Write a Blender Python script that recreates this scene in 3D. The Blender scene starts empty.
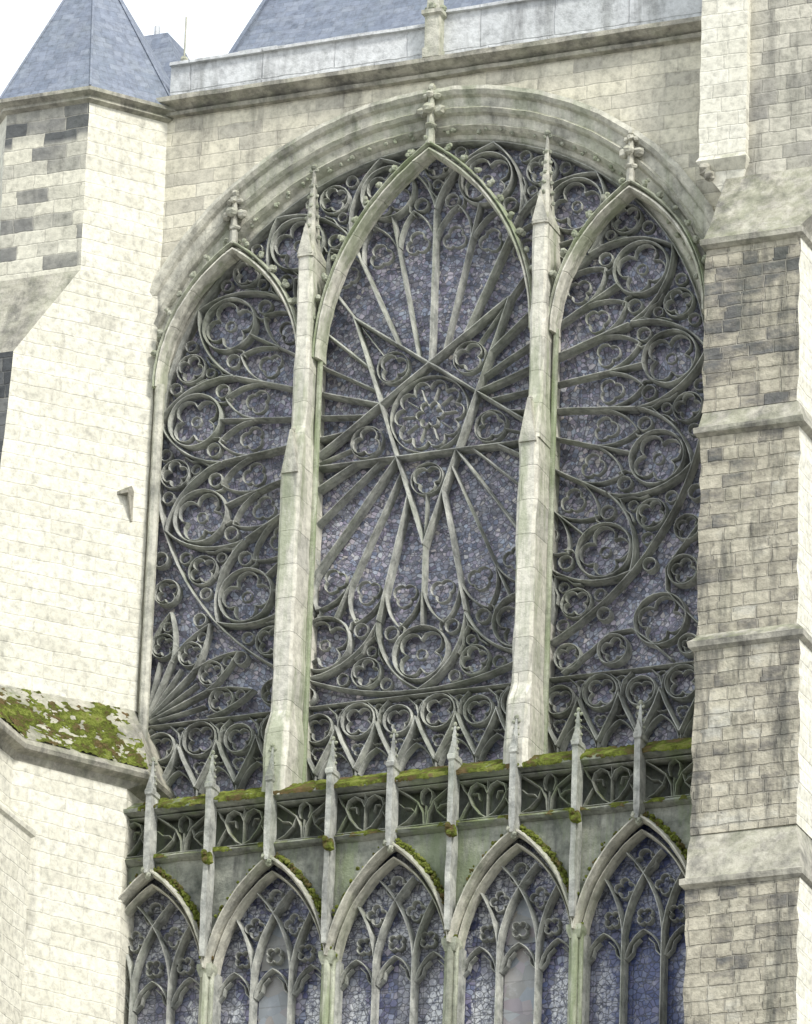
import bpy, bmesh, math, random
from mathutils import Vector, Matrix, noise as mnoise
rnd = random.Random(7)
PI = math.pi
R_ = math.radians
scene = bpy.context.scene
COL = scene.collection
H = 62.0            # height of the rose centre above the ground

# ------------------------------------------------------------------ camera
F, D = 7800.0, 150.0
ya, pi_, ro = R_(23), R_(23), R_(2.1)
cx_, sx_ = math.cos(ya), math.sin(ya)
cp, sp = math.cos(pi_), math.sin(pi_)
def rolled(v):
    c, s = math.cos(ro), math.sin(ro)
    return Vector((v[0]*c + v[1]*s, -v[0]*s + v[1]*c, v[2]))
XA = rolled((cx_, sx_*sp, sx_*cp)); ZA = rolled((0, cp, -sp)); YA = ZA.cross(XA)
M3 = Matrix((XA, YA, ZA))
CAM = Vector((0, 0, H)) - (M3 @ Vector((24, 97, -F)))*(D/F)
cam_d = bpy.data.cameras.new('camera'); cam = bpy.data.objects.new('camera', cam_d); COL.objects.link(cam)
cam.matrix_world = Matrix.Translation(CAM) @ M3.to_4x4()
cam_d.sensor_fit = 'HORIZONTAL'; cam_d.sensor_width = 36; cam_d.lens = F*36/812
cam_d.clip_end = 3000; cam_d.clip_start = 1
scene.camera = cam

# ------------------------------------------------------------------ node helpers
class G:
    def __init__(s, name):
        s.m = bpy.data.materials.new(name); s.m.use_nodes = True
        s.nt = s.m.node_tree; s.b = s.nt.nodes['Principled BSDF']
    def n(s, t, **p):
        o = s.nt.nodes.new(t)
        for k, v in p.items(): setattr(o, k, v)
        return o
    def put(s, sock, v):
        if isinstance(v, bpy.types.NodeSocket): s.nt.links.new(v, sock)
        else: sock.default_value = v
    def mth(s, op, a, b=0.0, c=0.0, clamp=False):
        o = s.n('ShaderNodeMath', operation=op, use_clamp=clamp)
        s.put(o.inputs[0], a); s.put(o.inputs[1], b); s.put(o.inputs[2], c)
        return o.outputs[0]
    def vm(s, op, a, b=(0, 0, 0), out=0):
        o = s.n('ShaderNodeVectorMath', operation=op)
        s.put(o.inputs[0], a); s.put(o.inputs[1], b)
        return o.outputs[out]
    def noise(s, vec, scale, detail=4, rough=.6, out=0):
        o = s.n('ShaderNodeTexNoise'); s.put(o.inputs['Vector'], vec)
        o.inputs['Scale'].default_value = scale; o.inputs['Detail'].default_value = detail; o.inputs['Roughness'].default_value = rough
        return o.outputs[out]
    def ramp(s, f, stops, interp='LINEAR'):
        o = s.n('ShaderNodeValToRGB'); e = o.color_ramp.elements; o.color_ramp.interpolation = interp
        while len(e) < len(stops): e.new(.5)
        for i, (p, c) in enumerate(stops):
            e[i].position = p; e[i].color = (c[0], c[1], c[2], 1)
        s.put(o.inputs[0], f); return o.outputs[0]
    def mr(s, v, a, b, c=0., d=1.):
        o = s.n('ShaderNodeMapRange', interpolation_type='SMOOTHSTEP')
        s.put(o.inputs[0], v); s.put(o.inputs[1], a); s.put(o.inputs[2], b); s.put(o.inputs[3], c); s.put(o.inputs[4], d)
        return o.outputs[0]
    def mix(s, f, a, b, blend='MIX'):
        o = s.n('ShaderNodeMix', data_type='RGBA', blend_type=blend)
        for sk, v in ((o.inputs[0], f), (o.inputs[6], a), (o.inputs[7], b)):
            if isinstance(v, tuple): v = (v[0], v[1], v[2], 1)
            s.put(sk, v)
        return o.outputs[2]
    def sep(s, v):
        o = s.n('ShaderNodeSeparateXYZ'); s.put(o.inputs[0], v); return o.outputs
    def comb(s, x, y, z):
        o = s.n('ShaderNodeCombineXYZ'); s.put(o.inputs[0], x); s.put(o.inputs[1], y); s.put(o.inputs[2], z); return o.outputs[0]
    def wn(s, v, dim='3D'):
        o = s.n('ShaderNodeTexWhiteNoise', noise_dimensions=dim)
        s.put(o.inputs['W'] if dim == '1D' else o.inputs['Vector'], v); return o.outputs['Value']
    def bump(s, h, dist, strength=1.0):
        o = s.n('ShaderNodeBump'); o.inputs['Strength'].default_value = strength; o.inputs['Distance'].default_value = dist
        s.put(o.inputs['Height'], h); s.put(s.b.inputs['Normal'], o.outputs[0])
    def done(s, col, rough=.9, spec=.2):
        s.put(s.b.inputs['Base Color'], col); s.put(s.b.inputs['Roughness'], rough)
        s.b.inputs['Specular IOR Level'].default_value = spec
        return s.m

MOSSC = (.105, .125, .035)
def weather(g, col, pos, nz, grime, green, moss, gthr=.48):
    n1 = g.noise(pos, 7, 5, .68)
    col = g.mix(1.0, col, g.ramp(n1, [(.25, (.58, .58, .58)), (.5, (.98, .98, .97)), (.75, (1.22, 1.22, 1.21))]), 'MULTIPLY')
    if grime:
        st = g.vm('MULTIPLY', pos, (1.8, 1.8, .35))
        n2 = g.noise(st, .9, 5, .7)
        col = g.mix(g.mth('MULTIPLY', g.mr(n2, gthr, gthr+.2), grime), col, (.072, .073, .07))
    if green:
        n3 = g.noise(g.vm('MULTIPLY', pos, (1.6, 1.6, .25)), .9, 5, .72)
        col = g.mix(g.mth('MULTIPLY', g.mr(n3, .46, .62), green), col, (.19, .235, .125))
    if moss:
        n4 = g.noise(pos, 3.0, 4, .65)
        up = g.mr(nz, .15, .75)
        f = g.mth('MULTIPLY', g.mth('MULTIPLY', up, g.mr(n4, .40, .58)), moss, clamp=True)
        col = g.mix(f, col, MOSSC)
    return col, n1

def blocks(name, stops, rh, bw, mortar, mcol, grime=.3, green=.1, moss=.5, rough=.92, joint=.55, wr=.72, wz=.7, bs=.8, zscale=.42, zoff=.3, gthr=.48, zst=(1, 1, 1), zdark=None):
    g = G(name)
    ge = g.n('ShaderNodeNewGeometry')
    pos, nor = ge.outputs['Position'], ge.outputs['True Normal']
    tan = g.vm('NORMALIZE', g.vm('CROSS_PRODUCT', (0, 0, 1), nor))
    wob = g.noise(pos, 2.3, 2, .6, out=1)
    pw = g.vm('ADD', pos, g.vm('MULTIPLY', g.vm('SUBTRACT', wob, (.5, .5, .5)), (.08, .08, .08)))
    h = g.vm('DOT_PRODUCT', pw, tan, out=1); z = g.sep(pw)[2]
    zr = g.mth('DIVIDE', z, rh); row = g.mth('FLOOR', zr)
    w1 = g.wn(row, '1D'); w2 = g.wn(g.mth('ADD', row, 91.7), '1D')
    width = g.mth('MULTIPLY', bw, g.mth('ADD', .65, g.mth('MULTIPLY', w1, .8)))
    cx = g.mth('ADD', g.mth('DIVIDE', h, width), g.mth('MULTIPLY', w2, 17.3))
    colid = g.mth('FLOOR', cx)
    fx = g.mth('MULTIPLY', g.mth('FRACT', cx), width); fz = g.mth('MULTIPLY', g.mth('FRACT', zr), rh)
    e = g.mth('MINIMUM', g.mth('MINIMUM', fx, g.mth('SUBTRACT', width, fx)), g.mth('MINIMUM', fz, g.mth('SUBTRACT', rh, fz)))
    mask = g.mr(e, mortar*.35, mortar)
    zone = g.noise(g.vm('MULTIPLY', pos, zst), zscale, 5, .7)
    rv = g.wn(g.comb(row, colid, 3.3))
    rv2 = g.mth('ADD', g.mth('MULTIPLY', rv, wr), g.mth('MULTIPLY', g.mth('SUBTRACT', zone, zoff), wz))
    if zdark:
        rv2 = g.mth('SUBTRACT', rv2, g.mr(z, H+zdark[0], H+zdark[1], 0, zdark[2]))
    rv2 = g.mth('ADD', rv2, 0, clamp=True)
    bc = g.ramp(rv2, stops)
    nz = g.sep(nor)[2]
    jv = g.mr(g.noise(pos, 1.1, 2), .35, .6, .25, 1)
    col = g.mix(g.mth('MULTIPLY', g.mth('MULTIPLY', g.mth('SUBTRACT', 1, mask), joint), jv), bc, mcol)
    col, n1 = weather(g, col, pos, nz, grime, green, moss, gthr)
    pit = g.noise(pos, 30, 3, .7)
    hh = g.mth('ADD', g.mth('ADD', g.mth('MULTIPLY', mask, .5), g.mth('MULTIPLY', n1, .8)), g.mth('ADD', g.mth('MULTIPLY', pit, .25), g.mth('MULTIPLY', rv, .3)))
    g.bump(hh, .03, bs)
    return g.done(col, rough)

def plain(name, stops, grime=.3, green=.2, moss=.6, rough=.9, nscale=1.6, gthr=.48):
    g = G(name); ge = g.n('ShaderNodeNewGeometry')
    pos, nor = ge.outputs['Position'], ge.outputs['True Normal']
    bc = g.ramp(g.noise(pos, nscale, 5, .65), stops)
    col, n1 = weather(g, bc, pos, g.sep(nor)[2], grime, green, moss, gthr)
    g.bump(g.mth('ADD', n1, g.mth('MULTIPLY', g.noise(pos, 28, 3, .7), .4)), .025, .8)
    return g.done(col, rough)

def glass(name, stops, kind, scale, rough=.3, zs=1.1, leadc=(.03, .033, .04), wi=.6, wz=.8, zoff=.25):
    g = G(name); ge = g.n('ShaderNodeNewGeometry')
    p = g.vm('SUBTRACT', ge.outputs['Position'], (0, 0, H))
    x, y, z = g.sep(p)
    q = g.comb(x, z, 0)
    v = g.n('ShaderNodeTexVoronoi'); g.put(v.inputs['Vector'], q); v.inputs['Scale'].default_value = scale
    cs = g.sep(v.outputs['Color']); idv = cs[0]
    zone = g.noise(p, zs, 5, .7)
    f = g.mth('ADD', g.mth('MULTIPLY', idv, wi), g.mth('MULTIPLY', g.mth('SUBTRACT', zone, zoff), wz), clamp=True)
    col = g.ramp(f, stops)
    tint = g.ramp(cs[1], [(0, (.85, .95, 1.12)), (.4, (1, 1, 1)), (.7, (1.05, .94, 1.1)), (1, (1.1, 1.04, .92))])
    col = g.mix(1.0, col, tint, 'MULTIPLY')
    ve = g.n('ShaderNodeTexVoronoi', feature='DISTANCE_TO_EDGE'); g.put(ve.inputs['Vector'], q); ve.inputs['Scale'].default_value = scale
    lead = g.mr(ve.outputs['Distance'], .02, .1, .3, 1)
    if kind == 'rose':
        r = g.vm('LENGTH', q, out=1)
        fr = g.mth('FRACT', g.mth('DIVIDE', r, .2))
        mask = g.mth('MULTIPLY', g.mr(fr, .05, .17, .4, 1), lead)
    elif kind == 'figure':
        fr = g.mth('FRACT', g.mth('DIVIDE', z, .34)); fa = g.mth('FRACT', g.mth('DIVIDE', g.mth('ADD', x, .02), .26))
        mask = g.mth('MULTIPLY', g.mth('MULTIPLY', g.mr(fr, .03, .08, .35, 1), g.mr(fa, .03, .1, .6, 1)), lead)
    else:
        fr = g.mth('FRACT', g.mth('DIVIDE', z, .6))
        mask = g.mr(fr, .02, .06, .6, 1)
    if kind == 'figure':
        deep = g.mr(x, 3.4, 4.4)
        col = g.mix(g.mth('MULTIPLY', deep, .7), col, (.035, .055, .16))
        li = g.wn(g.mth('FLOOR', g.mth('DIVIDE', g.mth('ADD', x, 12.35), .8233)), '1D')     # each light its own tone
        pale = g.mth('MULTIPLY', g.mr(li, .45, .6), g.mth('SUBTRACT', 1, deep))
        mott = g.ramp(g.noise(p, 7, 5, .75), [(.35, (.13, .135, .16)), (.5, (.27, .275, .29)), (.65, (.46, .46, .455))])
        col = g.mix(g.mth('MULTIPLY', pale, .65), col, mott)
        xb = g.mth('SUBTRACT', g.mth('MODULO', g.mth('ADD', x, 1.235+24.7), 2.47), 1.235)
        ax = g.mth('SUBTRACT', g.mth('ABSOLUTE', xb), .78)
        wob = g.sep(g.noise(p, 5, 3, .65, out=1))
        ax2 = g.mth('DIVIDE', g.mth('ADD', ax, g.mth('MULTIPLY', g.mth('SUBTRACT', wob[0], .5), .3)), .2)
        az = g.mth('DIVIDE', g.mth('ADD', g.mth('ADD', z, 12.5), g.mth('MULTIPLY', g.mth('SUBTRACT', wob[1], .5), .6)), .75)
        rr = g.mth('ADD', g.mth('MULTIPLY', ax2, ax2), g.mth('MULTIPLY', az, az))
        fig = g.mth('SUBTRACT', 1, g.mr(rr, .65, 1.1))
        pc = g.ramp(g.noise(p, 9, 5, .75), [(.38, (.08, .09, .14)), (.47, (.40, .41, .45)), (.55, (.68, .69, .70))])
        hb = g.mth('MULTIPLY', g.mr(z, -11.3, -11.0), g.mr(g.noise(p, 3.4, 3, .6), .46, .53))   # pale panes in the window heads
        fig = g.mth('MAXIMUM', fig, g.mth('MULTIPLY', hb, .85))
        col = g.mix(g.mth('MULTIPLY', fig, g.mth('SUBTRACT', .92, g.mth('MULTIPLY', deep, .55))), col, pc)
    col = g.mix(mask, leadc, col)
    dirt = g.noise(p, 6, 5, .75)
    col = g.mix(g.mr(dirt, .5, .72, 0, .5), col, (.36, .36, .37))
    g.bump(g.mth('ADD', idv, g.mth('MULTIPLY', mask, .8)), .015, .6)
    return g.done(col, rough, .5)

M = {}
CRE = [(0, (.46, .45, .395)), (.16, (.57, .555, .48)), (.45, (.63, .615, .53)), (.75, (.66, .645, .565)), (1, (.60, .59, .52))]
M['cream'] = blocks('cream_stone', CRE, .3, .62, .018, (.48, .47, .415), .38, .04, .5, joint=.32, bs=.55, gthr=.57)
WAL = [(0, (.26, .255, .235)), (.2, (.45, .43, .365)), (.7, (.60, .57, .465)), (1, (.57, .55, .475))]
M['wall'] = blocks('facade_stone', WAL, .3, .7, .018, (.42, .40, .345), .45, .05, .5, joint=.38, bs=.65, gthr=.51)
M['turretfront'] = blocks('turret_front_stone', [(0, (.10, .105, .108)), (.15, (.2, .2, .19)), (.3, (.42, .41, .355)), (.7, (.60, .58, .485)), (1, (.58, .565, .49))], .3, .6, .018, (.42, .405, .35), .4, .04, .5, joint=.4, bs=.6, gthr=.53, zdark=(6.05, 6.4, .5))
M['tan'] = blocks('grey_brown_stone', [(0, (.09, .092, .092)), (.18, (.14, .14, .135)), (.32, (.235, .22, .19)), (.46, (.36, .335, .27)), (.74, (.475, .445, .36)), (1, (.44, .43, .38))], .27, .42, .022, (.38, .36, .31), .8, .06, .3, wr=.42, wz=1.9, bs=1.6, zscale=.9, zoff=.30, zst=(.6, .6, 1.3), zdark=(-4.2, .2, .17))
M['topgrey'] = blocks('grey_ashlar', [(0, (.14, .143, .14)), (.3, (.30, .29, .26)), (.6, (.43, .415, .355)), (1, (.53, .51, .44))], .29, .5, .02, (.35, .34, .3), .5, .03, .4, wz=1.2)
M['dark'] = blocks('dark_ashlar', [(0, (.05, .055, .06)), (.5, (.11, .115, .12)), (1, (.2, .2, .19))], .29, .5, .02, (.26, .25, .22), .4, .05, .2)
M['setoff'] = plain('setoff_stone', [(.3, (.175, .17, .15)), (.5, (.36, .345, .295)), (.7, (.485, .465, .395))], .65, .15, .35)
M['trac'] = plain('tracery_stone', [(.3, (.19, .198, .19)), (.5, (.37, .378, .355)), (.7, (.54, .545, .50))], .55, .2, .3, nscale=2.4)
M['arch'] = plain('moulding_stone', [(.3, (.27, .27, .24)), (.5, (.47, .46, .40)), (.7, (.59, .575, .495))], .6, .3, .4, gthr=.51)
M['pier'] = blocks('pier_stone', [(0, (.42, .415, .375)), (.5, (.56, .545, .48)), (1, (.63, .615, .54))], .7, 1.6, .012, (.3, .295, .26), .5, .55, .4, joint=.4, gthr=.52)
M['shaft'] = plain('algae_stone', [(.3, (.27, .29, .22)), (.5, (.40, .42, .33)), (.7, (.50, .51, .43))], .5, .75, .3)
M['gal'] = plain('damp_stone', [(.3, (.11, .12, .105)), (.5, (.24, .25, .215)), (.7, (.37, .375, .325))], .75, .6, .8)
M['void'] = plain('shadowed_stone', [(.3, (.08, .09, .08)), (.7, (.18, .19, .165))], .5, .5, 0)  # backing of the pierced panels, recess shade put into its dark colour
M['foli'] = plain('lichened_carving', [(.3, (.17, .185, .14)), (.5, (.34, .355, .285)), (.7, (.49, .49, .42))], .4, .35, .4, nscale=4)
M['slate'] = blocks('blue_slate', [(0, (.14, .165, .215)), (.5, (.175, .20, .255)), (1, (.215, .24, .29))], .15, .2, .01, (.11, .125, .15), .12, .05, 0, .6, joint=.4, bs=.4)
M['lead'] = blocks('grey_lead', [(0, (.47, .485, .50)), (.5, (.54, .555, .57)), (1, (.58, .59, .60))], 2.4, 1.5, .02, (.25, .26, .27), .45, .05, .2)
GS = [(0, (.05, .055, .075)), (.25, (.135, .14, .175)), (.5, (.225, .23, .28)), (.72, (.33, .335, .38)), (1, (.54, .54, .55))]
M['glass'] = glass('leaded_glass', GS, 'rose', 12, leadc=(.05, .052, .064), zs=1.9, wi=.75, wz=1.1, zoff=.33)
M['gblue'] = glass('lavender_stained_glass', [(0, (.03, .035, .07)), (.3, (.07, .08, .15)), (.55, (.13, .14, .225)), (.75, (.21, .215, .28)), (1, (.38, .385, .41))], 'figure', 9, zs=1.8, wi=.75, wz=1.0, zoff=.3)
M['gpale'] = glass('pale_glass', [(0, (.19, .19, .18)), (.5, (.25, .25, .235)), (1, (.32, .315, .295))], 'plain', 3, leadc=(.15, .15, .145))
g = G('moss'); ge = g.n('ShaderNodeNewGeometry'); pz = ge.outputs['Position']
mc = g.ramp(g.noise(pz, 2.8, 5, .72), [(.32, (.2, .14, .07)), (.42, (.14, .115, .05)), (.48, (.11, .13, .03)), (.56, (.2, .24, .05)), (.63, (.26, .28, .08)), (.7, (.22, .16, .09))])
g.bump(g.noise(pz, 35, 5, .75), .06, 1); M['moss'] = g.done(mc, 1, .05)
g = G('paving'); ge = g.n('ShaderNodeNewGeometry')
M['ground'] = g.done(g.ramp(g.noise(ge.outputs['Position'], .6, 6), [(.3, (.2, .195, .18)), (.7, (.3, .29, .27))]), .9)

# ------------------------------------------------------------------ mesh helpers
W = {}
class MB:
    def __init__(s): s.v = []; s.f = []
    def loft(s, rings, caps=True, closed=False):
        n = len(rings[0]); b = len(s.v)
        for r in rings: s.v += [tuple(p) for p in r]
        m = len(rings)
        for i in range(m if closed else m-1):
            j = (i+1) % m
            for k in range(n):
                l = (k+1) % n
                s.f.append((b+i*n+k, b+i*n+l, b+j*n+l, b+j*n+k))
        if caps and not closed:
            s.f.append(tuple(b+k for k in range(n))[::-1]); s.f.append(tuple(b+(m-1)*n+k for k in range(n)))
        return s
    def bar(s, pts, Y, w, d, closed=False, nose=.24):
        n = len(pts); prof = [(-.5, .5), (-.5, -.1), (-nose/2, -.5), (nose/2, -.5), (.5, -.1), (.5, .5)]
        rings = []
        for i in range(n):
            p = pts[i]
            a = pts[i-1] if (i > 0 or closed) else None
            c = pts[(i+1) % n] if (i < n-1 or closed) else None
            def un(q, r):
                x, y = r[0]-q[0], r[1]-q[1]; l = math.hypot(x, y) or 1e-6; return (x/l, y/l)
            t1 = un(a, p) if a else un(p, c); t2 = un(p, c) if c else t1
            tx, ty = t1[0]+t2[0], t1[1]+t2[1]; l = math.hypot(tx, ty)
            if l < 1e-4: tx, ty, l = t1[0], t1[1], 1
            tx /= l; ty /= l
            k = min(1.8, 1/max(.3, tx*t1[0]+ty*t1[1]))
            ww = w*(1+rnd.uniform(-.14, .14)); dy = rnd.uniform(-.01, .01)
            rings.append([(p[0]-ty*q[0]*ww*k, Y+q[1]*d+dy, p[1]+tx*q[0]*ww*k) for q in prof])
        return s.loft(rings, closed=closed)
    def box(s, x0, x1, y0, y1, z0, z1):
        return s.loft([[(x0, y0, z), (x1, y0, z), (x1, y1, z), (x0, y1, z)] for z in (z0, z1)])
    def stages(s, st, dz=.3, jit=.012):
        rings = []
        for (pa, za), (pb, zb) in zip(st, st[1:]):
            n = max(1, int(abs(zb-za)/dz))
            for i in range(n):
                t = i/n; rings.append(([(a[0]+(b[0]-a[0])*t, a[1]+(b[1]-a[1])*t) for a, b in zip(pa, pb)], za+(zb-za)*t))
        rings.append(st[-1])
        return s.loft([[(x+rnd.uniform(-jit, jit), y+rnd.uniform(-jit, jit), z) for x, y in p] for p, z in rings])
    def xbeam(s, prof, x0, x1, dx=.5, jit=.01):
        n = max(1, int((x1-x0)/dx)); rings = []
        for i in range(n+1):
            x = x0+(x1-x0)*i/n
            rings.append([(x, y+rnd.uniform(-jit, jit), z+rnd.uniform(-jit, jit)) for y, z in prof])
        return s.loft(rings)
    def col(s, x, y, r, z0, z1, n=8, r1=None):
        r1 = r if r1 is None else r1
        return s.loft([[(x+q*math.cos(2*PI*k/n+PI/n), y+q*math.sin(2*PI*k/n+PI/n), z) for k in range(n)] for q, z in ((r, z0), (r1, z1))])
    def blob(s, c, r, sq=(1, 1, 1), jit=.28):
        rings = []
        for i in range(5):
            a = -PI/2+PI*(i+.35)/4.7
            rings.append([(c[0]+r*sq[0]*math.cos(a)*math.cos(k*PI/3)*(1+rnd.uniform(-jit, jit)), c[1]+r*sq[1]*math.cos(a)*math.sin(k*PI/3)*(1+rnd.uniform(-jit, jit)), c[2]+r*sq[2]*math.sin(a)*(1+rnd.uniform(-jit, jit)/2)) for k in range(6)])
        return s.loft(rings)
    def sheet(s, fn, nu, nv, nrm, mask, thick):
        # moss mat: grid on a surface, pushed out along nrm where mask > 0
        val = {}
        P = {}
        for i in range(nu+1):
            for j in range(nv+1):
                p = Vector(fn(i/nu, j/nv)); m = mask(p, i/nu, j/nv); val[i, j] = m
                h = -.02 if m <= 0 else min(1, m*3.)*thick*(.55+.9*abs(mnoise.noise(p*9))+.5*abs(mnoise.noise(p*23)))
                P[i, j] = p+nrm*h
        idx = {}
        for i in range(nu):
            for j in range(nv):
                q = [(i, j), (i+1, j), (i+1, j+1), (i, j+1)]
                if max(val[a] for a in q) <= 0: continue
                f = []
                for a in q:
                    if a not in idx: idx[a] = len(s.v); s.v.append(tuple(P[a]))
                    f.append(idx[a])
                s.f.append(tuple(f))
    def build(s, name, mat, parent=None, loc=None, mats=None, pick=None):
        o0 = W[parent.name] if parent else Vector(loc if loc else (0, 0, 0))
        me = bpy.data.meshes.new(name)
        me.from_pydata([(a-o0[0], b-o0[1], c-o0[2]) for a, b, c in s.v], [], s.f)
        bm = bmesh.new(); bm.from_mesh(me); bmesh.ops.recalc_face_normals(bm, faces=bm.faces); bm.to_mesh(me); bm.free()
        me.materials.append(mat)
        if mats:
            for m_ in mats: me.materials.append(m_)
            for p in me.polygons: p.material_index = pick(p.normal, p.center+o0)
        o = bpy.data.objects.new(name, me); COL.objects.link(o)
        if parent: o.parent = parent; W[o.name] = o0
        else: o.location = (o0[0], o0[1], o0[2]+H); W[o.name] = o0
        return o
def tag(o, label, cat, group=None, kind=None):
    o['label'] = label; o['category'] = cat
    if group: o['group'] = group
    if kind: o['kind'] = kind
    return o
def thing(name, label, cat, loc, group=None):
    o = bpy.data.objects.new(name, None); COL.objects.link(o); o.empty_display_size = .2
    o.location = (loc[0], loc[1], loc[2]+H); W[o.name] = Vector(loc)
    return tag(o, label, cat, group)
def copy_tree(o, parent=None):
    c = o.copy(); COL.objects.link(c)
    if parent: c.parent = parent
    for ch in list(o.children): copy_tree(ch, c)
    return c
def moss(mb, parent):
    o = mb.build('moss', M['moss'], parent); o['kind'] = 'stuff'; return o
def knob(parent, c, r, n=1, spread=.5, name='crocket'):
    mb = MB(); mb.blob(c, r)
    for i in range(n-1): mb.blob((c[0]+rnd.uniform(-1, 1)*spread*r, c[1]+rnd.uniform(-1, 1)*spread*r, c[2]+rnd.uniform(-1, 1)*spread*r), r*rnd.uniform(.65, .95))
    return mb.build(name, M['foli'], parent)
def arc(c, r, a0, a1, n=16): return [(c[0]+r*math.cos(R_(a0+(a1-a0)*i/n)), c[1]+r*math.sin(R_(a0+(a1-a0)*i/n))) for i in range(n+1)]
def ring(c, r, n=22): return arc(c, r, 0, 360, n)[:-1]
def foil(c, r, k, rot=0, n=8, depth=.4):
    out = []
    for i in range(k*n):
        t = 2*PI*i/(k*n); q = r*(1-depth+depth*abs(math.cos(k*(t)/2))**.7)
        out.append((c[0]+q*math.cos(t+rot), c[1]+q*math.sin(t+rot)))
    return out
def pointed(w, h, n=9, st=0.):
    Rr = (h*h+w*w)/(2*w); ph = math.atan2(h, Rr-w)
    L = [(-w+Rr-Rr*math.cos(ph*i/n), Rr*math.sin(ph*i/n)) for i in range(n+1)]
    if st: L = [(x*(1-st)+(-w*(1-y/h))*st, y) for x, y in L]
    return L + [(-x, y) for x, y in L[-2::-1]]
def sh(pts, x, y): return [(a+x, b+y) for a, b in pts]
def polar(pts, th):
    c, s = math.cos(R_(th)), math.sin(R_(th)); return [(y*c-x*s, y*s+x*c) for x, y in pts]
def crockets(parent, pts, off, Y, step, size):
    acc = step*.5
    for a, b in zip(pts, pts[1:]):
        l = math.hypot(b[0]-a[0], b[1]-a[1])
        if l < 1e-6: continue
        acc += l
        if acc >= step:
            acc = 0; t = ((b[0]-a[0])/l, (b[1]-a[1])/l); nx, nz = -t[1], t[0]
            knob(parent, (b[0]+nx*off, Y, b[1]+nz*off), size*rnd.uniform(.8, 1.1), 3, .9)
def finial(mb, x, y, z, h):
    mb.col(x, y, .075*h, z, z+h*.9, 6, .045*h)
    mb.blob((x, y, z+.3*h), .11*h, (1, 1, .5))
    for zz, rr in ((.55, .14), (.8, .09)):
        for dx, dy in ((1, 0), (-1, 0), (0, 1), (0, -1)):
            mb.blob((x+dx*rr*h*.95, y+dy*rr*h*.95, z+zz*h), rr*h*.7, (1, 1, .85))
    mb.blob((x, y, z+.95*h), .07*h)
def off_poly(p, d):
    n = len(p); A = sum(p[i][0]*p[(i+1) % n][1]-p[(i+1) % n][0]*p[i][1] for i in range(n)); sg = 1 if A > 0 else -1
    out = []
    for i in range(n):
        a, b, c = Vector(p[i-1]), Vector(p[i]), Vector(p[(i+1) % n])
        t1, t2 = (b-a).normalized(), (c-b).normalized()
        n1, n2 = Vector((t1.y, -t1.x))*sg, Vector((t2.y, -t2.x))*sg
        m = (n1+n2).normalized(); k = d/max(.4, m.dot(n1)); out.append((b.x+m.x*k, b.y+m.y*k))
    return out

# ------------------------------------------------------------------ setting
gm = MB(); gm.v = [(-1500, -1500, -H), (1500, -1500, -H), (1500, 1500, -H), (-1500, 1500, -H)]; gm.f = [(0, 1, 2, 3)]
o = gm.build('ground', M['ground']); o['kind'] = 'structure'; o['label'] = 'stone paved ground'

# ------------------------------------------------------------------ facade wall
t = thing('facade_wall', 'cream stone wall filling the corners above the big round window arch', 'wall', (0, 0, 7))
mb = MB(); RO = 6.74
us = [-7+.25*i for i in range(57)]
for a, b in zip(us, us[1:]):
    def lo(u): return math.sqrt(max(0, RO*RO-u*u)) if abs(u) < RO-.02 else -1
    k = len(mb.v); y = -.35
    mb.v += [(a, y, lo(a)), (b, y, lo(b)), (b, y, 7.02), (a, y, 7.02)]; mb.f.append((k, k+1, k+2, k+3))
mb.build('wall', M['wall'], t)
prof = [(6.74, -.30), (6.76, -.48), (6.66, -.52), (6.58, -.46), (6.54, -.38), (6.36, -.36), (6.31, -.42), (6.24, -.36), (6.2, -.27), (6.05, -.24), (6.0, -.28), (5.94, -.2), (5.88, -.08), (5.8, -.06), (5.74, .0), (5.72, .1), (5.72, .5), (6.74, .5)]
mb = MB(); rings = []
for i in range(0, 105):
    a = R_(-14+208*i/104); j = rnd.uniform(-.014, .014)
    rings.append([((r+j)*math.cos(a), y, (r+j)*math.sin(a)) for r, y in prof])
mb.loft(rings); am = mb.build('arch_moulding', M['arch'], t)
mb = MB()
for i in range(52):
    a = R_(12+156*i/51+rnd.uniform(-.8, .8))
    for q in range(2): mb.blob((5.93*math.cos(a)+rnd.uniform(-.05, .05), -.2+rnd.uniform(-.04, .04), 5.93*math.sin(a)+rnd.uniform(-.05, .05)), rnd.uniform(.03, .06))
o = mb.build('leaf_carving', M['foli'], am); o['kind'] = 'stuff'
mb = MB()
mb.xbeam([(-.3, 7.0), (-.47, 7.03), (-.5, 7.1), (-.42, 7.14), (-.55, 7.2), (-.68, 7.26), (-.68, 7.36), (-.5, 7.41), (-.1, 7.42), (-.1, 7.0)], -5.9, 6.6)
mb.build('cornice', M['setoff'], t)

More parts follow.
